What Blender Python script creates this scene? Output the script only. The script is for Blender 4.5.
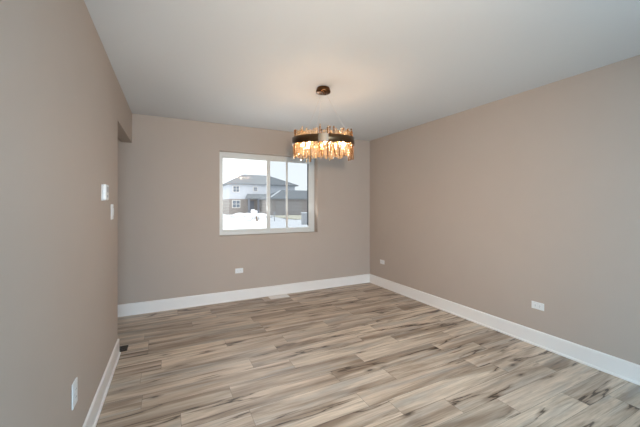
import bpy, bmesh, math, random
from mathutils import Vector, Matrix
random.seed(7)
for o in list(bpy.data.objects): bpy.data.objects.remove(o, do_unlink=True)
SC = bpy.context.scene
COL = SC.collection
PI = math.pi

# ------------------------------------------------------------ camera, world, lights, exposure
EYE = 1.487
cd = bpy.data.cameras.new('camera'); cam = bpy.data.objects.new('camera', cd); COL.objects.link(cam)
cd.sensor_width = 36; cd.lens = 303/640*36; cd.shift_y = -0.0125
cd.clip_start = 0.02; cd.clip_end = 400
cam.location = (0, 0, EYE); cam.rotation_euler = (PI/2, 0, -math.atan2(152, 303))
SC.camera = cam

W = bpy.data.worlds.new('overcast_sky'); SC.world = W; W.use_nodes = True
bg = W.node_tree.nodes['Background']
bg.inputs[0].default_value = (0.95, 0.975, 1.0, 1); bg.inputs[1].default_value = 1.7

def area(name, loc, rot, sx, sy, power, col, spread=PI):
    l = bpy.data.lights.new(name, 'AREA'); l.shape = 'RECTANGLE'; l.size = sx; l.size_y = sy
    l.energy = power; l.color = col; l.spread = spread
    o = bpy.data.objects.new(name, l); COL.objects.link(o); o.location = loc; o.rotation_euler = rot
    return o
# cool fill added behind the camera, daylight through the window in the back wall
area('rear_fill', (0.60, -4.15, 1.30), (PI/2, 0, 0), 1.9, 2.1, 170, (0.38, 0.695, 1.0))
area('daylight_window', (1.54, 5.15, 1.66), (-PI/2-0.6, 0, 0), 1.5, 1.15, 22, (0.95, 0.98, 1.0))
# added cool fill bounced off the ceiling; photographer's flash, tinted warm, above the lens
bf = bpy.data.lights.new('bounce_fill', 'SPOT'); bf.energy = 1050; bf.color = (0.48, 0.755, 1.0); bf.shadow_soft_size = 0.08
bf.spot_size = math.radians(130); bf.spot_blend = 1.0
bfo = bpy.data.objects.new('bounce_fill', bf); COL.objects.link(bfo); bfo.location = (0.8, -1.2, 1.45)
bfo.rotation_euler = Vector((0.1, 0.0, 1.0)).to_track_quat('-Z', 'Y').to_euler()
fl = bpy.data.lights.new('camera_flash', 'SPOT'); fl.energy = 325; fl.color = (1.0, 0.82, 0.65); fl.shadow_soft_size = 0.04
fl.spot_size = math.radians(100); fl.spot_blend = 1.0
flo = bpy.data.objects.new('camera_flash', fl); COL.objects.link(flo)
flo.location = (0.06, -0.35, 1.76)
flo.rotation_euler = Vector((1.68, 3.4, 0.0)).to_track_quat('-Z', 'Y').to_euler()

SC.view_settings.view_transform = 'Standard'; SC.view_settings.look = 'None'
SC.view_settings.gamma = 1.0; SC.view_settings.use_curve_mapping = False
SC.view_settings.exposure = 0.0

# ------------------------------------------------------------ materials
def lin(r, g, b):
    f = lambda v: (v/255/12.92) if v/255 <= 0.04045 else ((v/255+0.055)/1.055)**2.4
    return (f(r), f(g), f(b), 1)

def mat(name, col, rough=0.5, metal=0.0, bump=0.0, bscale=200.0, var=0.0, vscale=3.0, spec=0.5):
    m = bpy.data.materials.new(name); m.use_nodes = True
    nt = m.node_tree; b = nt.nodes['Principled BSDF']
    b.inputs['Base Color'].default_value = col
    b.inputs['Roughness'].default_value = rough; b.inputs['Metallic'].default_value = metal
    b.inputs['Specular IOR Level'].default_value = spec
    tc = nt.nodes.new('ShaderNodeTexCoord')
    if var:
        n = nt.nodes.new('ShaderNodeTexNoise'); n.inputs['Scale'].default_value = vscale; n.inputs['Detail'].default_value = 4
        nt.links.new(tc.outputs['Object'], n.inputs['Vector'])
        r = nt.nodes.new('ShaderNodeValToRGB')
        r.color_ramp.elements[0].position = 0.3; r.color_ramp.elements[1].position = 0.7
        r.color_ramp.elements[0].color = tuple(c*(1-var) for c in col[:3])+(1,)
        r.color_ramp.elements[1].color = tuple(min(1, c*(1+var)) for c in col[:3])+(1,)
        nt.links.new(n.outputs['Fac'], r.inputs['Fac']); nt.links.new(r.outputs['Color'], b.inputs['Base Color'])
    if bump:
        n = nt.nodes.new('ShaderNodeTexNoise'); n.inputs['Scale'].default_value = bscale; n.inputs['Detail'].default_value = 3
        nt.links.new(tc.outputs['Object'], n.inputs['Vector'])
        bp = nt.nodes.new('ShaderNodeBump'); bp.inputs['Strength'].default_value = bump; bp.inputs['Distance'].default_value = 0.002
        nt.links.new(n.outputs['Fac'], bp.inputs['Height']); nt.links.new(bp.outputs['Normal'], b.inputs['Normal'])
    return m

def emis(name, col, s):
    m = bpy.data.materials.new(name); m.use_nodes = True
    b = m.node_tree.nodes['Principled BSDF']
    b.inputs['Base Color'].default_value = (1, 0.9, 0.75, 1)
    b.inputs['Emission Color'].default_value = col; b.inputs['Emission Strength'].default_value = s
    return m

M = {}
M['wall'] = mat('greige_paint', (0.497, 0.411, 0.345, 1), 0.75, bump=0.08, bscale=250, var=0.012, spec=0.25)
M['ceiling'] = mat('flat_white_ceiling_paint', (0.685, 0.70, 0.705, 1), 0.9, bump=0.06, bscale=180, spec=0.15)
M['trim'] = mat('white_trim_paint', (0.88, 0.835, 0.79, 1), 0.35, var=0.01)
M['vinyl'] = mat('white_vinyl', (0.74, 0.73, 0.69, 1), 0.4, var=0.01)
M['plastic'] = mat('white_plastic', (0.82, 0.82, 0.81, 1), 0.35)
M['plastic_grey'] = mat('pale_grey_plastic', (0.42, 0.43, 0.45, 1), 0.3)
M['slot'] = mat('dark_slot', (0.03, 0.03, 0.03, 1), 0.6)
M['gasket'] = mat('black_gasket', (0.05, 0.052, 0.055, 1), 0.6)
M['bronze'] = mat('antique_brass', (0.13, 0.078, 0.042, 1), 0.30, 1.0, var=0.15, vscale=9)
M['canopy'] = mat('polished_brass', (0.16, 0.078, 0.034, 1), 0.2, 1.0, var=0.2, vscale=14)
M['steel'] = mat('brushed_steel', (0.13, 0.112, 0.09, 1), 0.40, 1.0)
M['wire'] = mat('pale_wire', (0.62, 0.54, 0.46, 1), 0.4, 0.3)
M['screw'] = mat('painted_screw', (0.7, 0.7, 0.69, 1), 0.3, 0.4)
M['brown_metal'] = mat('brown_painted_metal', (0.035, 0.024, 0.017, 1), 0.45)
M['bulb'] = emis('lamp_glow', (1.0, 0.68, 0.42, 1), 230.0)

def glass_mat(name, tint, ior=1.45, extra=0.0):
    m = bpy.data.materials.new(name); m.use_nodes = True; nt = m.node_tree; nt.nodes.clear()
    out = nt.nodes.new('ShaderNodeOutputMaterial'); mx = nt.nodes.new('ShaderNodeMixShader')
    tr = nt.nodes.new('ShaderNodeBsdfTransparent'); tr.inputs[0].default_value = tint
    gl = nt.nodes.new('ShaderNodeBsdfGlossy'); gl.inputs['Roughness'].default_value = 0.01
    fr = nt.nodes.new('ShaderNodeFresnel'); fr.inputs[0].default_value = ior
    nt.links.new(fr.outputs[0], mx.inputs[0]); nt.links.new(tr.outputs[0], mx.inputs[1]); nt.links.new(gl.outputs[0], mx.inputs[2])
    nt.links.new(mx.outputs[0], out.inputs[0])
    return m
M['glass'] = glass_mat('window_glass', (0.97, 0.98, 0.98, 1))
M['screen_glass'] = glass_mat('screened_window_glass', (0.76, 0.785, 0.80, 1))

def crystal_mat(name, tint, tcol, dcol, opaque):
    m = bpy.data.materials.new(name); m.use_nodes = True; nt = m.node_tree; nt.nodes.clear()
    N = nt.nodes.new; L = nt.links.new
    out = N('ShaderNodeOutputMaterial')
    tr = N('ShaderNodeBsdfTransparent'); tr.inputs[0].default_value = tint
    gl = N('ShaderNodeBsdfGlossy'); gl.inputs['Roughness'].default_value = 0.08; gl.inputs['Color'].default_value = (1, 0.93, 0.80, 1)
    tl = N('ShaderNodeBsdfTranslucent'); tl.inputs[0].default_value = tcol
    df = N('ShaderNodeBsdfDiffuse'); df.inputs[0].default_value = dcol
    a = N('ShaderNodeMixShader'); a.inputs[0].default_value = 0.45
    L(tl.outputs[0], a.inputs[1]); L(df.outputs[0], a.inputs[2])
    b = N('ShaderNodeMixShader'); b.inputs[0].default_value = opaque
    L(tr.outputs[0], b.inputs[1]); L(a.outputs[0], b.inputs[2])
    fr = N('ShaderNodeFresnel'); fr.inputs[0].default_value = 1.7
    c = N('ShaderNodeMixShader'); L(fr.outputs[0], c.inputs[0]); L(b.outputs[0], c.inputs[1]); L(gl.outputs[0], c.inputs[2])
    L(c.outputs[0], out.inputs[0])
    return m
M['crystal'] = crystal_mat('champagne_crystal', (1.0, 0.93, 0.82, 1), (0.92, 0.70, 0.44, 1), (0.72, 0.54, 0.34, 1), 0.30)
M['crystal_clear'] = crystal_mat('clear_crystal', (1.0, 0.97, 0.92, 1), (0.95, 0.84, 0.66, 1), (0.86, 0.76, 0.60, 1), 0.28)
M['crystal_amber_gap'] = crystal_mat('amber_gap_crystal', (0.80, 0.58, 0.36, 1), (0.45, 0.27, 0.12, 1), (0.26, 0.15, 0.07, 1), 0.55)  # amber darkened to paint in the dark gaps between rods

def floor_mat():
    m = bpy.data.materials.new('grey_brown_vinyl_planks'); m.use_nodes = True
    nt = m.node_tree; N = nt.nodes.new; L = nt.links.new
    b = nt.nodes['Principled BSDF']
    tc = N('ShaderNodeTexCoord'); sp = N('ShaderNodeSeparateXYZ'); L(tc.outputs['Object'], sp.inputs[0])
    def mth(op, a, c=None, d=None):
        n = N('ShaderNodeMath'); n.operation = op
        for i, v in enumerate((a, c, d)):
            if v is None: continue
            if isinstance(v, (int, float)): n.inputs[i].default_value = v
            else: L(v, n.inputs[i])
        return n.outputs[0]
    PWD, PLN = 0.182, 1.22
    v = mth('DIVIDE', mth('ADD', sp.outputs[1], 20.0), PWD); row = mth('FLOOR', v); fv = mth('FRACT', v)
    wr = N('ShaderNodeTexWhiteNoise'); wr.noise_dimensions = '1D'; L(row, wr.inputs['W'])
    u = mth('ADD', mth('DIVIDE', mth('ADD', sp.outputs[0], 20.0), PLN), mth('MULTIPLY', wr.outputs['Value'], 7.0))
    idx = mth('FLOOR', u); fu = mth('FRACT', u)
    cmb = N('ShaderNodeCombineXYZ'); L(row, cmb.inputs[0]); L(idx, cmb.inputs[1])
    wn = N('ShaderNodeTexWhiteNoise'); wn.noise_dimensions = '2D'; L(cmb.outputs[0], wn.inputs['Vector'])
    # every plank has its own piece of grain
    off = N('ShaderNodeVectorMath'); off.operation = 'SCALE'; L(wn.outputs['Color'], off.inputs[0]); off.inputs['Scale'].default_value = 40.0
    add = N('ShaderNodeVectorMath'); add.operation = 'ADD'; L(tc.outputs['Object'], add.inputs[0]); L(off.outputs[0], add.inputs[1])
    def noise(sx, sy, detail, rough, dist, scale=1.0):
        mp = N('ShaderNodeMapping'); mp.inputs['Scale'].default_value = (sx, sy, 1); L(add.outputs[0], mp.inputs[0])
        n = N('ShaderNodeTexNoise'); n.inputs['Scale'].default_value = scale; n.inputs['Detail'].default_value = detail
        n.inputs['Roughness'].default_value = rough; n.inputs['Distortion'].default_value = dist
        L(mp.outputs[0], n.inputs['Vector']); return n.outputs['Fac']
    def ramp(fac, pts):
        r = N('ShaderNodeValToRGB'); e = r.color_ramp.elements
        while len(e) < len(pts): e.new(0.5)
        for k, (p, c) in enumerate(pts): e[k].position = p; e[k].color = c if len(c) == 4 else c+(1,)
        L(fac, r.inputs[0]); return r.outputs['Color']
    def mix(fac, a, c, mode='MIX'):
        n = N('ShaderNodeMix'); n.data_type = 'RGBA'; n.blend_type = mode
        if isinstance(fac, (int, float)): n.inputs[0].default_value = fac
        else: L(fac, n.inputs[0])
        for i, q in ((6, a), (7, c)):
            if isinstance(q, tuple): n.inputs[i].default_value = q
            else: L(q, n.inputs[i])
        return n.outputs[2]
    tone = ramp(wn.outputs['Value'], [(0.0, FT[0]), (0.22, FT[1]), (0.45, FT[2]), (0.7, FT[3]), (0.88, FT[4]), (1.0, FT[5])])
    # broad soft bands of brown and grey along the board
    band = noise(0.75, 7.0, 4, 0.55, 0.7)
    c1 = mix(ramp(band, [(0.42, (0, 0, 0)), (0.66, (0.95, 0.95, 0.95))]), tone, FDARK)
    pale = noise(0.9, 8.0, 3, 0.5, 0.5, 1.3)
    c1b = mix(ramp(pale, [(0.50, (0, 0, 0)), (0.68, (0.55, 0.55, 0.55))]), c1, FGREY)
    # fine grain
    fine = noise(4.0, 90.0, 5, 0.65, 0.3)
    c2 = mix(0.8, c1b, ramp(fine, [(0.3, (0.74, 0.72, 0.70)), (0.65, (1.08, 1.07, 1.06))]), 'MULTIPLY')
    mid = noise(1.1, 30.0, 4, 0.6, 0.4)
    c2 = mix(0.85, c2, ramp(mid, [(0.32, (0.82, 0.79, 0.76)), (0.60, (1.06, 1.06, 1.06))]), 'MULTIPLY')
    ls = noise(0.6, 11.0, 5, 0.6, 1.0)
    c2 = mix(ramp(ls, [(0.58, (0, 0, 0)), (0.72, (0.7, 0.7, 0.7))]), c2, FSTREAK)
    # thin wandering cracks with a brown halo, only here and there
    nl = noise(0.55, 6.0, 5, 0.5, 0.45)
    ridge = mth('ABSOLUTE', mth('SUBTRACT', nl, 0.5))
    msk = noise(0.8, 3.0, 2, 0.5, 0.3, 1.9)
    mk = ramp(msk, [(0.47, (0, 0, 0)), (0.58, (1, 1, 1))])
    halo = mix(1.0, ramp(ridge, [(0.0, (0.8, 0.8, 0.8)), (0.05, (0, 0, 0))]), mk, 'MULTIPLY')
    c3 = mix(halo, c2, FSTREAK)
    line = mix(1.0, ramp(ridge, [(0.004, (0.9, 0.9, 0.9)), (0.012, (0, 0, 0))]), mk, 'MULTIPLY')
    c3 = mix(line, c3, (0.06, 0.04, 0.028, 1))
    # knots
    mp = N('ShaderNodeMapping'); mp.inputs['Scale'].default_value = (1.7, 4.4, 1); L(add.outputs[0], mp.inputs[0])
    vo = N('ShaderNodeTexVoronoi'); vo.inputs['Scale'].default_value = 1.0; L(mp.outputs[0], vo.inputs['Vector'])
    c4 = mix(ramp(vo.outputs['Distance'], [(0.03, (0.9, 0.9, 0.9)), (0.06, (0.4, 0.4, 0.4)), (0.13, (0, 0, 0))]), c3, (0.085, 0.056, 0.038, 1))
    # seams
    dv = mth('MULTIPLY', mth('MINIMUM', fv, mth('SUBTRACT', 1.0, fv)), PWD)
    du = mth('MULTIPLY', mth('MINIMUM', fu, mth('SUBTRACT', 1.0, fu)), PLN)
    seam = mth('LESS_THAN', mth('MINIMUM', dv, du), 0.0013)
    c5 = mix(mth('MULTIPLY', seam, 0.6), c4, (0.06, 0.045, 0.035, 1))
    L(c5, b.inputs['Base Color'])
    b.inputs['Roughness'].default_value = 0.42; b.inputs['Specular IOR Level'].default_value = 0.45
    bp = N('ShaderNodeBump'); bp.inputs['Strength'].default_value = 0.12; bp.inputs['Distance'].default_value = 0.002
    L(fine, bp.inputs['Height']); L(bp.outputs[0], b.inputs['Normal'])
    return m
FT = [(0.61, 0.48, 0.365), (0.76, 0.61, 0.47), (0.68, 0.555, 0.435), (0.79, 0.645, 0.50), (0.63, 0.525, 0.415), (0.76, 0.62, 0.48)]
FGREY = (0.40, 0.38, 0.345, 1)
FDARK = (0.31, 0.222, 0.158, 1); FSTREAK = (0.185, 0.118, 0.075, 1)
M['floor'] = floor_mat()

def brick_mat():
    m = bpy.data.materials.new('taupe_brick'); m.use_nodes = True; nt = m.node_tree; b = nt.nodes['Principled BSDF']
    tc = nt.nodes.new('ShaderNodeTexCoord'); mp = nt.nodes.new('ShaderNodeMapping'); mp.inputs['Rotation'].default_value = (PI/2, 0, 0)
    br = nt.nodes.new('ShaderNodeTexBrick'); br.inputs['Scale'].default_value = 1.0
    br.inputs['Color1'].default_value = lin(164, 155, 149); br.inputs['Color2'].default_value = lin(148, 139, 134)
    br.inputs['Mortar'].default_value = lin(186, 181, 176); br.inputs['Brick Width'].default_value = 0.4; br.inputs['Row Height'].default_value = 0.15
    br.inputs['Mortar Size'].default_value = 0.012
    nt.links.new(tc.outputs['Object'], mp.inputs[0]); nt.links.new(mp.outputs[0], br.inputs['Vector']); nt.links.new(br.outputs['Color'], b.inputs['Base Color'])
    b.inputs['Roughness'].default_value = 0.9
    return m
M['brick'] = brick_mat()

def siding_mat():
    m = bpy.data.materials.new('white_lap_siding'); m.use_nodes = True; nt = m.node_tree; b = nt.nodes['Principled BSDF']
    tc = nt.nodes.new('ShaderNodeTexCoord'); wv = nt.nodes.new('ShaderNodeTexWave'); wv.bands_direction = 'Z'; wv.wave_profile = 'SAW'
    wv.inputs['Scale'].default_value = 1.6
    r = nt.nodes.new('ShaderNodeValToRGB'); r.color_ramp.elements[0].color = lin(205, 209, 217); r.color_ramp.elements[1].color = lin(226, 229, 235)
    nt.links.new(tc.outputs['Object'], wv.inputs['Vector']); nt.links.new(wv.outputs['Fac'], r.inputs[0]); nt.links.new(r.outputs[0], b.inputs['Base Color'])
    b.inputs['Roughness'].default_value = 0.8
    return m
M['siding'] = siding_mat()
M['shingle'] = mat('grey_shingles', lin(150, 154, 158), 0.95, var=0.08, vscale=6, spec=0.1)
M['porch_grey'] = mat('slate_grey', lin(134, 137, 146), 0.8, var=0.05, vscale=2)  # grey of the porch posts and front door
M['garage_panel'] = mat('taupe_grey_garage_panel', lin(164, 159, 156), 0.8, var=0.05, vscale=2)
M['far_glass'] = mat('grey_window_pane', lin(126, 135, 147), 0.25)
M['snow'] = mat('snow', (0.90, 0.915, 0.94, 1), 0.85, bump=0.5, bscale=3, var=0.05, vscale=0.25)
M['dry_grass'] = mat('dry_grass_in_snow', lin(226, 220, 200), 0.95, var=0.12, vscale=1.2)
M['utility'] = mat('grey_utility_metal', lin(176, 178, 181), 0.6)
M['twig'] = mat('brown_twigs', lin(120, 96, 70), 0.9)

# ------------------------------------------------------------ helpers
def link(name, bm, m, parent=None, smooth=False, loc=None):
    me = bpy.data.meshes.new(name)
    bmesh.ops.recalc_face_normals(bm, faces=bm.faces[:])
    bm.to_mesh(me); bm.free(); me.materials.append(m)
    if smooth:
        for p in me.polygons: p.use_smooth = True
    o = bpy.data.objects.new(name, me); COL.objects.link(o)
    if parent: o.parent = parent
    if loc: o.location = loc
    return o
def box(bm, x0, x1, y0, y1, z0, z1, bevel=0.0, seg=2):
    r = bmesh.ops.create_cube(bm, size=1.0); vs = r['verts']
    for v in vs:
        v.co = Vector(((x0+x1)/2+v.co.x*(x1-x0), (y0+y1)/2+v.co.y*(y1-y0), (z0+z1)/2+v.co.z*(z1-z0)))
    if bevel:
        es = list({e for v in vs for e in v.link_edges})
        bmesh.ops.bevel(bm, geom=es, offset=bevel, segments=seg, affect='EDGES', profile=0.5)
    return bm
def B(): return bmesh.new()
def cyl(bm, p0, p1, r, n=12, r2=None):
    p0, p1 = Vector(p0), Vector(p1); d = p1-p0
    mt = Matrix.Translation((p0+p1)/2) @ d.to_track_quat('Z', 'Y').to_matrix().to_4x4()
    bmesh.ops.create_cone(bm, cap_ends=True, segments=n, radius1=r, radius2=r if r2 is None else r2, depth=d.length, matrix=mt)
    return bm
def lathe(bm, prof, n=40, c=(0, 0, 0)):
    rings = []
    for r, z in prof:
        if r < 1e-6: rings.append([bm.verts.new((c[0], c[1], c[2]+z))])
        else: rings.append([bm.verts.new((c[0]+r*math.cos(2*PI*k/n), c[1]+r*math.sin(2*PI*k/n), c[2]+z)) for k in range(n)])
    for a, b in zip(rings, rings[1:]):
        for k in range(n):
            k2 = (k+1) % n
            if len(a) == 1: bm.faces.new((a[0], b[k], b[k2]))
            elif len(b) == 1: bm.faces.new((a[k], a[k2], b[0]))
            else: bm.faces.new((a[k], a[k2], b[k2], b[k]))
    return bm
def empty(name, loc=(0, 0, 0), rz=0.0):
    o = bpy.data.objects.new(name, None); COL.objects.link(o); o.location = loc; o.rotation_euler = (0, 0, rz); o.empty_display_size = 0.1
    return o
def tag(o, label=None, cat=None, group=None, kind=None):
    if label: o['label'] = label
    if cat: o['category'] = cat
    if group: o['group'] = group
    if kind: o['kind'] = kind
    return o
def struct(name, bm, m, label, cat):
    return tag(link(name, bm, m), label, cat, kind='structure')

# ------------------------------------------------------------ the room
LX, RX, BY, CH = -0.438, 3.505, 4.83, 2.74        # left wall, right wall, back wall, ceiling height
RY = -4.0                                          # rear wall, behind the camera
OPY, OPZ = 3.600, 2.338                            # opening in the left wall: near edge, header height
HX = -1.9                                          # far wall of the passage beyond the opening
WX0, WX1, WZ0, WZ1 = 0.704, 2.374, 1.014, 2.334    # window opening
T = 0.2
SK = 0.0085                                        # the left wall runs half a degree out of square
def lx(y): return LX-SK*(BY-y)
def skew(bm): bm.transform(Matrix.Translation((LX, BY, 0)) @ Matrix.Rotation(-SK, 4, 'Z') @ Matrix.Translation((-LX, -BY, 0)))

struct('floor', box(B(), HX-T, RX+T, RY-T, BY+T, -0.12, 0), M['floor'], 'grey and brown wood-look plank floor with dark knots', 'floor')
struct('ceiling', box(B(), HX-T, RX+T, RY-T, BY+T, CH, CH+0.12), M['ceiling'], 'plain flat white ceiling above the room', 'ceiling')
bm = B()
box(bm, HX-T, WX0, BY, BY+T, 0, CH); box(bm, WX1, RX+T, BY, BY+T, 0, CH)
box(bm, WX0, WX1, BY, BY+T, 0, WZ0); box(bm, WX0, WX1, BY, BY+T, WZ1, CH)
struct('wall_back', bm, M['wall'], 'warm greige wall with the window in it', 'wall')
struct('wall_right', box(B(), RX, RX+T, RY, BY, 0, CH), M['wall'], 'long plain greige wall on the right', 'wall')
bm = B()
box(bm, LX-0.12, LX, RY, OPY, 0, CH); box(bm, LX-0.12, LX, OPY, BY, OPZ, CH)
skew(bm); struct('wall_left', bm, M['wall'], 'greige wall on the left with a header over its far opening', 'wall')
struct('wall_passage', box(B(), HX-T, HX, RY, BY, 0, CH), M['wall'], 'greige far wall of the passage beyond the opening', 'wall')
# rear wall behind the camera; its unseen window is added to admit light
bm = B()
box(bm, HX-T, -0.38, RY-T, RY, 0, CH); box(bm, 1.70, RX+T, RY-T, RY, 0, CH)
box(bm, -0.38, 1.70, RY-T, RY, 0, 0.25); box(bm, -0.38, 1.70, RY-T, RY, 2.35, CH)
struct('wall_rear', bm, M['wall'], 'greige rear wall behind the camera with a wide added window opening', 'wall')

# baseboards: flat board, eased top, shoe moulding at the floor
PROF = [(0, 0), (0.024, 0), (0.024, 0.010), (0.021, 0.017), (0.014, 0.021), (0.014, 0.142), (0.012, 0.152), (0.007, 0.158), (0, 0.160)]
def run(bm, p0, p1, nrm, m0=0.0, m1=0.0):
    p0, p1, nrm = Vector(p0), Vector(p1), Vector(nrm); d = (p1-p0).normalized()
    a = [bm.verts.new(p0+nrm*u+d*(m0*u)+Vector((0, 0, z))) for u, z in PROF]
    b = [bm.verts.new(p1+nrm*u-d*(m1*u)+Vector((0, 0, z))) for u, z in PROF]
    n = len(PROF)
    for k in range(n): bm.faces.new((a[k], a[(k+1) % n], b[(k+1) % n], b[k]))
    bm.faces.new(a); bm.faces.new(b[::-1])
bm = B(); run(bm, (HX, BY, 0), (RX, BY, 0), (0, -1, 0), 0, 1)
struct('baseboard_back', bm, M['trim'], 'white baseboard along the foot of the window wall', 'baseboard')
bm = B(); run(bm, (RX, BY, 0), (RX, RY, 0), (-1, 0, 0), 1, 0)
struct('baseboard_right', bm, M['trim'], 'white baseboard along the foot of the long right wall', 'baseboard')
bm = B(); run(bm, (LX, RY, 0), (LX, OPY, 0), (1, 0, 0), 0, -1); run(bm, (LX, OPY, 0), (LX-0.12, OPY, 0), (0, 1, 0), -1, 0)
skew(bm); struct('baseboard_left', bm, M['trim'], 'white baseboard along the foot of the left wall, ending at the opening', 'baseboard')

# ------------------------------------------------------------ window in the back wall
FY = BY+0.125                                      # inner face of the vinyl frame
win = tag(empty('window_1', (0, 0, 0)), 'white vinyl sliding window set into the back wall', 'window', kind='structure')
GX0, GX1, GZ0, GZ1 = 0.778, 2.245, 1.100, 2.243
MX0, MX1 = 1.490, 1.548
def frame(x0, x1, z0, z1, ix0, ix1, iz0, iz1, y0, y1, bev=0.004):
    bm = B()
    box(bm, x0, ix0, y0, y1, z0, z1, bev); box(bm, ix1, x1, y0, y1, z0, z1, bev)
    box(bm, ix0-0.001, ix1+0.001, y0, y1, z0, iz0, bev); box(bm, ix0-0.001, ix1+0.001, y0, y1, iz1, z1, bev)
    return bm
link('window_frame', frame(WX0+0.001, WX1-0.001, WZ0+0.001, WZ1-0.001, WX0+0.058, WX1-0.072, WZ0+0.062, WZ1-0.076, FY, FY+0.07), M['vinyl'], win)
link('fixed_sash', frame(WX0+0.058, MX1-0.012, WZ0+0.062, WZ1-0.076, GX0, MX0+0.012, GZ0, GZ1, FY+0.032, FY+0.06, 0.003), M['vinyl'], win)
ss = link('sliding_sash', frame(MX0, WX1-0.072, WZ0+0.062, WZ1-0.076, MX1, GX1+0.012, GZ0, GZ1-0.004, FY+0.008, FY+0.032, 0.004), M['vinyl'], win)
link('muntin', box(B(), 1.831, 1.866, FY+0.012, FY+0.026, GZ0-0.003, GZ1, 0.003), M['vinyl'], ss)
link('gasket', box(B(), GX1-0.006, GX1+0.014, FY+0.010, FY+0.024, GZ0+0.03, GZ1-0.006), M['gasket'], ss)
link('pane', box(B(), GX0-0.004, MX0+0.016, FY+0.044, FY+0.050, GZ0-0.004, GZ1+0.004), M['glass'], win)
link('pane', box(B(), MX1-0.004, GX1+0.016, FY+0.0185, FY+0.0235, GZ0-0.004, GZ1), M['screen_glass'], win)
for z in (1.43, 1.92):
    bm = B(); box(bm, MX0+0.008, MX0+0.034, FY-0.004, FY+0.010, z-0.035, z+0.035, 0.003)
    box(bm, MX0+0.002, MX0+0.022, FY-0.014, FY-0.002, z-0.012, z+0.02, 0.003)
    link('latch', bm, M['vinyl'], ss)

# frame of the unseen window added behind the camera
rw = tag(empty('added_rear_window', (0, 0, 0)), 'added wide white framed window behind the camera, out of view', 'window', kind='structure')
bm = B()
box(bm, -0.38, 1.70, RY-0.12, RY-0.06, 0.25, 0.31); box(bm, -0.38, 1.70, RY-0.12, RY-0.06, 2.29, 2.35)
for x in (-0.38, 0.63, 1.64): box(bm, x, x+0.06, RY-0.12, RY-0.06, 0.31, 2.29)
link('window_frame', bm, M['vinyl'], rw)

# ------------------------------------------------------------ chandelier
CX, CY = 1.479, 2.871
RB, ZB0, ZB1 = 0.330, 2.126, 2.197
ch = tag(empty('chandelier', (CX, CY, CH)), 'round brass banded chandelier with hanging champagne crystal rods, lit above the room', 'chandelier')
def P(z): return z-CH                               # height in the chandelier's own frame
cn = link('canopy', lathe(B(), [(0, 0), (0.066, 0), (0.070, -0.006), (0.079, -0.040), (0.076, -0.052), (0.056, -0.058), (0, -0.060)], 40), M['canopy'], ch, True)
for k in range(3):
    a = 2*PI*k/3+0.5
    link('canopy_screw', lathe(B(), [(0, -0.055), (0.008, -0.055), (0.008, -0.064), (0, -0.068)], 12, (0.04*math.cos(a), 0.04*math.sin(a), 0)), M['canopy'], cn, True)
# brass band, hollow
link('band', lathe(B(), [(RB-0.006, P(ZB0)), (RB-0.001, P(ZB0)-0.002), (RB+0.002, P(ZB0)), (RB+0.002, P(ZB1)), (RB-0.001, P(ZB1)+0.002), (RB-0.006, P(ZB1)), (RB-0.006, P(ZB0))], 72), M['bronze'], ch, True)
# bright joint plate on the side of the band towards the camera
va = math.atan2(-CY, -CX)
bm = B()
seg = []
for k in range(9):
    a = va-0.15+0.30*k/8
    for z in (ZB0-0.003, ZB1+0.003): seg.append(bm.verts.new(((RB+0.006)*math.cos(a), (RB+0.006)*math.sin(a), P(z))))
    for z in (ZB0-0.003, ZB1+0.003): seg.append(bm.verts.new(((RB+0.0015)*math.cos(a), (RB+0.0015)*math.sin(a), P(z))))
for k in range(8):
    q = seg[4*k:4*k+8]
    bm.faces.new((q[0], q[1], q[5], q[4])); bm.faces.new((q[2], q[6], q[7], q[3])); bm.faces.new((q[0], q[4], q[6], q[2])); bm.faces.new((q[1], q[3], q[7], q[5]))
bm.faces.new((seg[0], seg[2], seg[3], seg[1])); bm.faces.new((seg[32], seg[33], seg[35], seg[34]))
tag(link('joint_plate', bm, M['steel'], ch), 'bright brushed metal plate on the band')
# spokes under the band carrying the lamp holders
bm = B()
for k in range(4):
    a = PI*k/4
    v = Vector((math.cos(a), math.sin(a), 0))*(RB-0.005)
    cyl(bm, v+Vector((0, 0, P(2.164))), -v+Vector((0, 0, P(2.164))), 0.005, 8)
lathe(bm, [(0, P(2.1490)), (0.035, P(2.1490)), (0.035, P(2.1790)), (0, P(2.1790))], 20)
link('spoke_frame', bm, M['bronze'], ch)
for k in range(8):
    a = 2*PI*(k+0.5)/8; x, y = 0.215*math.cos(a), 0.215*math.sin(a)
    s = link('lamp_holder', lathe(B(), [(0, P(2.1780)), (0.012, P(2.1780)), (0.012, P(2.2180)), (0, P(2.2180))], 12, (x, y, 0)), M['bronze'], ch, True)
    link('bulb', lathe(B(), [(0, P(2.1130)), (0.005, P(2.1160)), (0.008, P(2.1330)), (0.008, P(2.1530)), (0.006, P(2.1770)), (0, P(2.1775))], 12, (x, y, 0)), M['bulb'], s, True)
# three thin suspension cables and the power cord
for k, a in enumerate((va-0.22, va+2*PI/3-0.22, va+4*PI/3-0.22)):
    rise = math.radians(3.5)*(RB-0.012)*(math.cos(a)*0.4478+math.sin(a)*0.894)
    link('suspension_cable', cyl(B(), (0.03*math.cos(a), 0.03*math.sin(a), -0.059), ((RB-0.012)*math.cos(a), (RB-0.012)*math.sin(a), P(ZB1)+rise-0.004), 0.0011, 6), M['wire'], ch)
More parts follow.
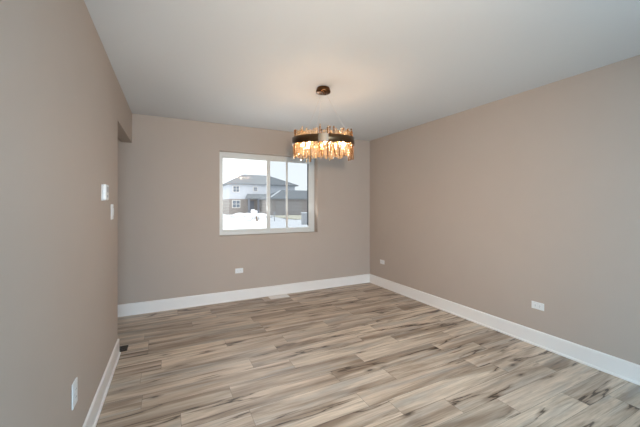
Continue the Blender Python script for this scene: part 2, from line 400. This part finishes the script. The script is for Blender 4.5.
# crystal rods: six-sided, pointed at the foot, each its own length
def rod(top, bot, r):
    bm = B(); n = 6; prof = [(r*0.4, top)]
    z = top
    while z > bot+0.012:                            # a strand of cut pieces, each wider in its middle
        h = min(random.uniform(0.022, 0.042), z-bot)
        w = r*random.uniform(0.82, 1.12)
        prof += [(w, z-0.25*h), (w*0.92, z-0.72*h), (w*0.42, z-h)]
        z -= h
    rings = [[bm.verts.new((q*math.cos(2*PI*k/n), q*math.sin(2*PI*k/n), zz)) for k in range(n)] for q, zz in prof]
    for p, s in zip(rings, rings[1:]):
        for k in range(n): bm.faces.new((p[k], p[(k+1) % n], s[(k+1) % n], s[k]))
    bm.faces.new(rings[0][::-1]); bm.faces.new(rings[-1])
    return bm
shapes = []
for k in range(14):
    me_o = link('crystal_rod', rod(0.070+0.065*random.random(), -0.122-0.075*random.random(), 0.0085), M[('crystal', 'crystal_clear', 'crystal_amber_gap')[k % 3]], ch)
    shapes.append(me_o.data); bpy.data.objects.remove(me_o)
NR = 96
for k in range(NR):
    a = 2*PI*k/NR
    r = RB-0.021-(0.016 if k % 2 else 0)
    o = bpy.data.objects.new('crystal_rod', random.choice(shapes)); COL.objects.link(o); o.parent = ch
    o.location = (r*math.cos(a), r*math.sin(a), P(2.164)); o.rotation_euler = (0, -0.10 if k % 2 else -0.06, a)
# the dense inner rows of shorter rods
bm = B()
for rr, n in ((0.265, 40),):
    for k in range(n):
        a = 2*PI*k/n+random.random()*0.04
        t = rod(0.06+0.08*random.random(), -0.09-0.07*random.random(), 0.008)
        mt = Matrix.Translation((rr*math.cos(a), rr*math.sin(a), P(2.164))) @ Matrix.Rotation(random.random()*PI, 4, 'Z')
        t.transform(mt); tmp = bpy.data.meshes.new('t'); t.to_mesh(tmp); t.free(); bm.from_mesh(tmp); bpy.data.meshes.remove(tmp)
tag(link('inner_crystal_rods', bm, M['crystal'], ch), 'dense inner rows of crystal rods', kind='stuff')

# the ring hangs a few degrees out of level
AX = Vector((0.894, -0.4478, 0.0)); PV = Vector((0, 0, P(2.16)))
TILT = Matrix.Translation(PV) @ Matrix.Rotation(math.radians(3.5), 4, AX) @ Matrix.Translation(-PV)
for o in list(ch.children):
    if not o.name.startswith(('canopy', 'suspension')):
        o.matrix_local = TILT @ Matrix.LocRotScale(o.location, o.rotation_euler, o.scale)

# ------------------------------------------------------------ wall devices
def put(o, parent): o.parent = parent; return o
def outlet(label, loc, rz, horizontal=True, big=0.0):
    # local frame: plate in the XZ plane, facing -Y
    t = tag(empty('wall_outlet', loc, rz), label, 'outlet', 'white wall outlets')
    w, h = (0.122, 0.076) if horizontal else (0.076+big, 0.122+big)
    link('cover_plate', box(B(), -w/2, w/2, -0.007, 0, -h/2, h/2, 0.003), M['plastic'], t)
    for s in (-1, 1):
        cx, cz = (s*0.0215, 0) if horizontal else (0, s*0.0215)
        bm = B()
        a, b = (0.0150, 0.0170)
        box(bm, cx-a, cx+a, -0.0095, -0.0072, cz-a, cz+a, 0.002)
        rc = link('receptacle', bm, M['plastic'], t)
        for q in (-1, 1):
            bm = B()
            if horizontal: box(bm, cx-0.004, cx+0.004, -0.0102, -0.0096, cz+q*0.006-0.0012, cz+q*0.006+0.0012)
            else: box(bm, cx+q*0.006-0.0012, cx+q*0.006+0.0012, -0.0102, -0.0096, cz-0.004, cz+0.004)
            link('slot', bm, M['slot'], rc)
    link('plate_screw', lathe(B(), [(0, 0), (0.0035, 0), (0.003, 0.0015), (0, 0.002)], 10), M['screw'], t).matrix_local = Matrix.Translation((0, -0.0071, 0)) @ Matrix.Rotation(PI/2, 4, 'X')
    return t
outlet('white outlet lying sideways on the back wall below the window', (1.000, BY, 0.462), 0)
outlet('white outlet low on the right wall close to the far corner', (RX, 4.44, 0.455), -PI/2)
outlet('white outlet lying sideways on the right wall, the nearer one', (RX, 1.835, 0.424), -PI/2)
outlet('white upright outlet low on the left wall beside the baseboard', (lx(2.09), 2.09, 0.457), PI/2-SK, False, 0.014)

# thermostat: a back plate and a rounded body standing off the left wall
th = tag(empty('thermostat', (lx(2.86), 2.86, 1.590), PI/2-SK), 'white wall control box on the left wall near the opening', 'thermostat')
link('body', box(B(), -0.040, 0.080, -0.029, -0.006, -0.062, 0.062, 0.008, 3), M['plastic'], th, False)
link('back_plate', box(B(), -0.044, 0.088, -0.006, 0, -0.066, 0.060, 0.002), M['plastic'], th)
link('display', box(B(), -0.010, 0.066, -0.0305, -0.0292, 0.000, 0.045, 0.0005), M['plastic_grey'], th)
link('button', box(B(), 0.000, 0.030, -0.032, -0.0292, -0.040, -0.020, 0.0012), M['plastic_grey'], th)

sw = tag(empty('light_switch', (lx(3.265), 3.265, 1.430), PI/2-SK), 'white light switch plate on the left wall just before the opening', 'switch')
link('cover_plate', box(B(), -0.050, 0.058, -0.006, 0, -0.068, 0.068, 0.003), M['plastic'], sw)
for s in (-1, 1):
    link('rocker', box(B(), s*0.023-0.016, s*0.023+0.016, -0.0105, -0.0062, -0.033, 0.033, 0.002), M['plastic'], sw)

# ------------------------------------------------------------ floor registers
def register(label, loc, L, D, m, n):
    t = tag(empty('floor_vent', loc), label, 'vent', None)
    bm = B()
    box(bm, -L/2, L/2, -D/2, -D/2+0.02, 0, 0.006, 0.002); box(bm, -L/2, L/2, D/2-0.02, D/2, 0, 0.006, 0.002)
    box(bm, -L/2, -L/2+0.02, -D/2+0.02, D/2-0.02, 0, 0.006, 0.002); box(bm, L/2-0.02, L/2, -D/2+0.02, D/2-0.02, 0, 0.006, 0.002)
    link('vent_frame', bm, m, t)
    bm = B()
    for k in range(n):
        x = -L/2+0.02+(L-0.04)*(k+0.5)/n
        box(bm, x-(L-0.04)/n*0.40, x+(L-0.04)/n*0.40, -D/2+0.018, D/2-0.018, 0.0012, 0.0045)
    box(bm, -L/2+0.018, L/2-0.018, -0.004, 0.004, 0.0014, 0.005)
    link('louvres', bm, m, t)
    link('duct_opening', box(B(), -L/2+0.016, L/2-0.016, -D/2+0.016, D/2-0.016, 0, 0.0010), M['slot'] if m != M['trim'] else M['plastic_grey'], t)
    return t
register('white metal floor vent in the planks under the window', (1.615, 4.705, 0), 0.32, 0.145, M['trim'], 14)
register('small dark brown floor vent at the end of the left baseboard', (-0.50, 3.725, 0), 0.25, 0.13, M['brown_metal'], 10)

# ------------------------------------------------------------ outside: snow, house across the street
GZ = -0.15
bm = B()
nx, ny = 40, 40
grid = [[None]*(ny+1) for _ in range(nx+1)]
for i in range(nx+1):
    for j in range(ny+1):
        x = -60+160*i/nx; y = 5.2+115*j/ny
        z = GZ-0.04+0.09*math.sin(x*0.31+1.1)*math.sin(y*0.23)+0.05*math.sin(x*0.9+y*0.7) if j else GZ
        grid[i][j] = bm.verts.new((x, y, z))
for i in range(nx):
    for j in range(ny): bm.faces.new((grid[i][j], grid[i+1][j], grid[i+1][j+1], grid[i][j+1]))
tag(link('ground', bm, M['snow'], None, True), 'snow covered ground outside the window', 'ground', kind='structure')

HY = 58.0
def atpx(x, y, Y):
    a = math.atan2(152, 303); s, c = math.sin(a), math.cos(a); u = (x-320)/303
    t = Y/(c-u*s); return ((s+u*c)*t, EYE+(205.5-y)/303*t)
hx0 = 10.2                                          # left end, hidden by the window frame
hx1 = atpx(297, 186, HY)[0]-0.5
EV = 5.5; MID = 2.72
hs = tag(empty('house', (20, HY, GZ)), 'two storey house with white siding over taupe brick across the snow', 'house')
def hl(name, bm, m, parent=None, **k):
    bm.transform(Matrix.Translation((-20, -HY, -GZ)))
    return link(name, bm, m, parent or hs, **k)
hl('brick_wall', box(B(), hx0, hx1, HY, HY+11, GZ-0.2, MID), M['brick'])
hl('siding_wall', box(B(), hx0, hx1, HY-0.05, HY+11.05, MID, EV), M['siding'])
def hip(bm, x0, x1, y0, y1, z0, rx0, rx1, zr, th=0.18):
    yc = (y0+y1)/2
    b = [bm.verts.new(p) for p in ((x0, y0, z0), (x1, y0, z0), (x1, y1, z0), (x0, y1, z0))]
    u = [bm.verts.new(p) for p in ((x0, y0, z0+th), (x1, y0, z0+th), (x1, y1, z0+th), (x0, y1, z0+th))]
    r = [bm.verts.new((rx0, yc, zr)), bm.verts.new((rx1, yc, zr))]
    bm.faces.new(b[::-1])
    for k in range(4): bm.faces.new((b[k], b[(k+1) % 4], u[(k+1) % 4], u[k]))
    bm.faces.new((u[0], u[1], r[1], r[0])); bm.faces.new((u[1], u[2], r[1])); bm.faces.new((u[2], u[3], r[0], r[1])); bm.faces.new((u[3], u[0], r[0]))
    return bm
yc = HY+5.5
rx0, rz0 = atpx(243, 174.4, yc); rx1, rz1 = atpx(267.4, 175.3, yc)
hl('roof', hip(B(), hx0-0.5, hx1+0.6, HY-0.6, HY+11.6, EV-0.05, rx0, rx1, (rz0+rz1)/2), M['shingle'])
def hwin(x0, x1, y0, y1, name='window'):
    X0, Z1 = atpx(x0, y0, HY); X1, Z0 = atpx(x1, y1, HY)
    yy = HY-0.05 if Z0 > MID else HY
    bm = B(); box(bm, X0, X1, yy-0.10, yy-0.005, Z0, Z1)
    w = hl(name, bm, M['trim'])
    mx = (X0+X1)/2; mid = (Z0+Z1)/2
    cols = ((X0+0.12, mx-0.05), (mx+0.05, X1-0.12)) if X1-X0 > 1.0 else ((X0+0.1, X1-0.1),)
    for p, q in cols:
        bm = B(); box(bm, p, q, yy-0.13, yy-0.101, Z0+0.12, mid-0.04); box(bm, p, q, yy-0.13, yy-0.101, mid+0.04, Z1-0.12)
        hl('pane', bm, M['far_glass'], w)
hwin(232.6, 239.4, 185.6, 192.4); hwin(253.0, 257.4, 186.8, 191.4); hwin(232.0, 240.2, 200.0, 208.0)
# covered porch
px0, pz1 = atpx(246.8, 194.3, HY-1.5); px1, _ = atpx(269, 194.3, HY-1.5); _, pz0 = atpx(247, 198.6, HY-1.5)
bm = B()
v = [bm.verts.new(p) for p in ((px0, HY-2, pz0), (px1, HY-2, pz0), (px1, HY-0.06, pz0), (px0, HY-0.06, pz0),
                               (px0, HY-2, pz0+0.25), (px1, HY-2, pz0+0.25), (px1, HY-0.06, pz1+0.15), (px0+0.4, HY-0.06, pz1+0.15))]
for f in ((0, 3, 2, 1), (0, 1, 5, 4), (4, 5, 6, 7), (1, 2, 6, 5), (0, 4, 7, 3), (3, 7, 6, 2)): bm.faces.new([v[i] for i in f])
hl('porch_roof', bm, M['shingle'])
for x in (px0+0.35, (px0+px1)/2): hl('porch_post', box(B(), x-0.16, x+0.16, HY-1.9, HY-1.58, GZ-0.1, pz0), M['porch_grey'])
dx = (px0+px1)/2
hl('front_door', box(B(), dx-1.6, dx-0.4, HY-0.06, HY-0.004, GZ+0.1, 2.35), M['porch_grey'])
# garage wing
GY = 50.0
gx0 = atpx(271.5, 199, GY)[0]; gx1 = 33.0
_, ge = atpx(285, 198.6, GY)
gax, gaz = atpx(282, 190, GY+4)
hl('garage_wall', box(B(), gx0, gx1, GY, HY, GZ-0.2, ge), M['brick'])
bm = B()
e = 0.5
b0 = [bm.verts.new(p) for p in ((gx0-e, GY-e, ge-0.1), (gx1+e, GY-e, ge-0.1), (gx1+e, HY, ge-0.1), (gx0-e, HY, ge-0.1))]
u0 = [bm.verts.new((p.co.x, p.co.y, ge+0.12)) for p in b0]
r0 = [bm.verts.new((gax, GY+4, gaz)), bm.verts.new((gx1-3, GY+4, gaz))]
bm.faces.new(b0[::-1])
for k in range(4): bm.faces.new((b0[k], b0[(k+1) % 4], u0[(k+1) % 4], u0[k]))
bm.faces.new((u0[0], u0[1], r0[1], r0[0])); bm.faces.new((u0[1], u0[2], r0[1])); bm.faces.new((u0[2], u0[3], r0[0], r0[1])); bm.faces.new((u0[3], u0[0], r0[0]))
hl('garage_roof', bm, M['shingle'])
cyl_b = B(); cyl(cyl_b, (gx0-e+0.3, GY-e+0.25, ge+0.22), (gax-0.6, GY+3.4, gaz-0.15), 0.13, 6)
tag(hl('snowy_hip_edge', cyl_b, M['snow']), 'white snow line along the garage roof edge')
for p, q in ((275.5, 286.0), (288.0, 301.5)):
    X0, X1 = atpx(p, 205, GY)[0], atpx(q, 205, GY)[0]
    bm = B()
    for k in range(4): box(bm, X0, X1, GY-0.08, GY-0.004, GZ+0.6*k, GZ+0.6*k+0.575, 0.02, 1)
    hl('garage_door', bm, M['garage_panel'])

# utility box, snow covered shrub and stake, dry strip of lawn
ux, _ = atpx(306.3, 225, 24.0)
ub = tag(empty('utility_box', (ux, 24.0, GZ)), 'grey utility box standing in the snow at the window right edge', 'utility box')
link('cabinet', box(B(), -0.26, 0.26, 0, 0.5, -0.1, 0.98, 0.02), M['utility'], ub)
link('snow_cap', box(B(), -0.29, 0.29, -0.03, 0.53, 0.981, 1.05, 0.02), M['snow'], ub)
def blob(bm, c, r, sq=1.0, seed=0):
    rnd = random.Random(seed)
    g = bmesh.ops.create_icosphere(bm, subdivisions=3, radius=1.0)
    for v in g['verts']:
        k = 1+0.16*math.sin(5*v.co.x+seed)*math.sin(4*v.co.y+2*seed)+0.10*math.sin(9*v.co.z+seed)+rnd.uniform(-0.04, 0.04)
        v.co = Vector((c[0]+v.co.x*r*k, c[1]+v.co.y*r*k, c[2]+v.co.z*r*k*sq))
shx, _ = atpx(254.5, 214, 34.0)
sh = tag(empty('snowy_shrub', (shx, 34.0, GZ)), 'small shrub bowed under white snow before the porch', 'shrub')
bm = B(); blob(bm, (0, 0, 0.50), 0.42, 1.0, 1); blob(bm, (-0.20, -0.1, 0.98), 0.24, 1.1, 2); blob(bm, (0.16, 0, 0.9), 0.2, 1.0, 3); blob(bm, (-0.6, 0, 0.25), 0.42, 0.8, 4); blob(bm, (0.55, 0.1, 0.35), 0.40, 0.8, 5)
link('snow_cover', bm, M['snow'], sh, True)
bm = B(); cyl(bm, (0.12, -0.5, -0.1), (0.10, -0.45, 0.42), 0.06, 8); cyl(bm, (0.2, -0.5, -0.1), (0.3, -0.5, 0.3), 0.04, 8)
link('stem', bm, M['twig'], sh)
stx, _ = atpx(274.5, 220, 32.0)
sk = tag(link('yard_stake', box(cyl(B(), (0, 0, -0.1), (0, 0, 0.75), 0.05, 8), -0.09, 0.09, -0.05, 0.05, 0.65, 0.95, 0.01), M['utility']), 'thin grey stake in the snow in front of the garage', 'stake'); sk.location = (stx, 32.0, GZ)
for k, (x, y, Y, r) in enumerate(((240, 215, 44.0, 1.5), (262, 216, 42.0, 1.4), (247, 214, 50.0, 1.1))):
    X, _ = atpx(x, y, Y); bm = B(); blob(bm, (0, 0, 0), r, 0.34, 11+k)
    lab = ('wide low snow mound in front of the lower left house window', 'low snow mound before the brick corner beside the garage', 'small snow mound at the foot of the porch')[k]
    o = tag(link('snow_mound', bm, M['snow'], None, True), lab, 'snow mound', 'snow mounds in the yard'); o.location = (X, Y, GZ+0.02)
lx0, _ = atpx(290, 220, 36.0); lx1, _ = atpx(306, 220, 36.0)
bm = B(); box(bm, lx0, lx1+4, 34, 45, GZ-0.05, GZ+0.10, 0.03)
tag(link('lawn_patch', bm, M['dry_grass']), 'pale straw coloured strip of lawn showing through the snow', 'lawn', kind='stuff')
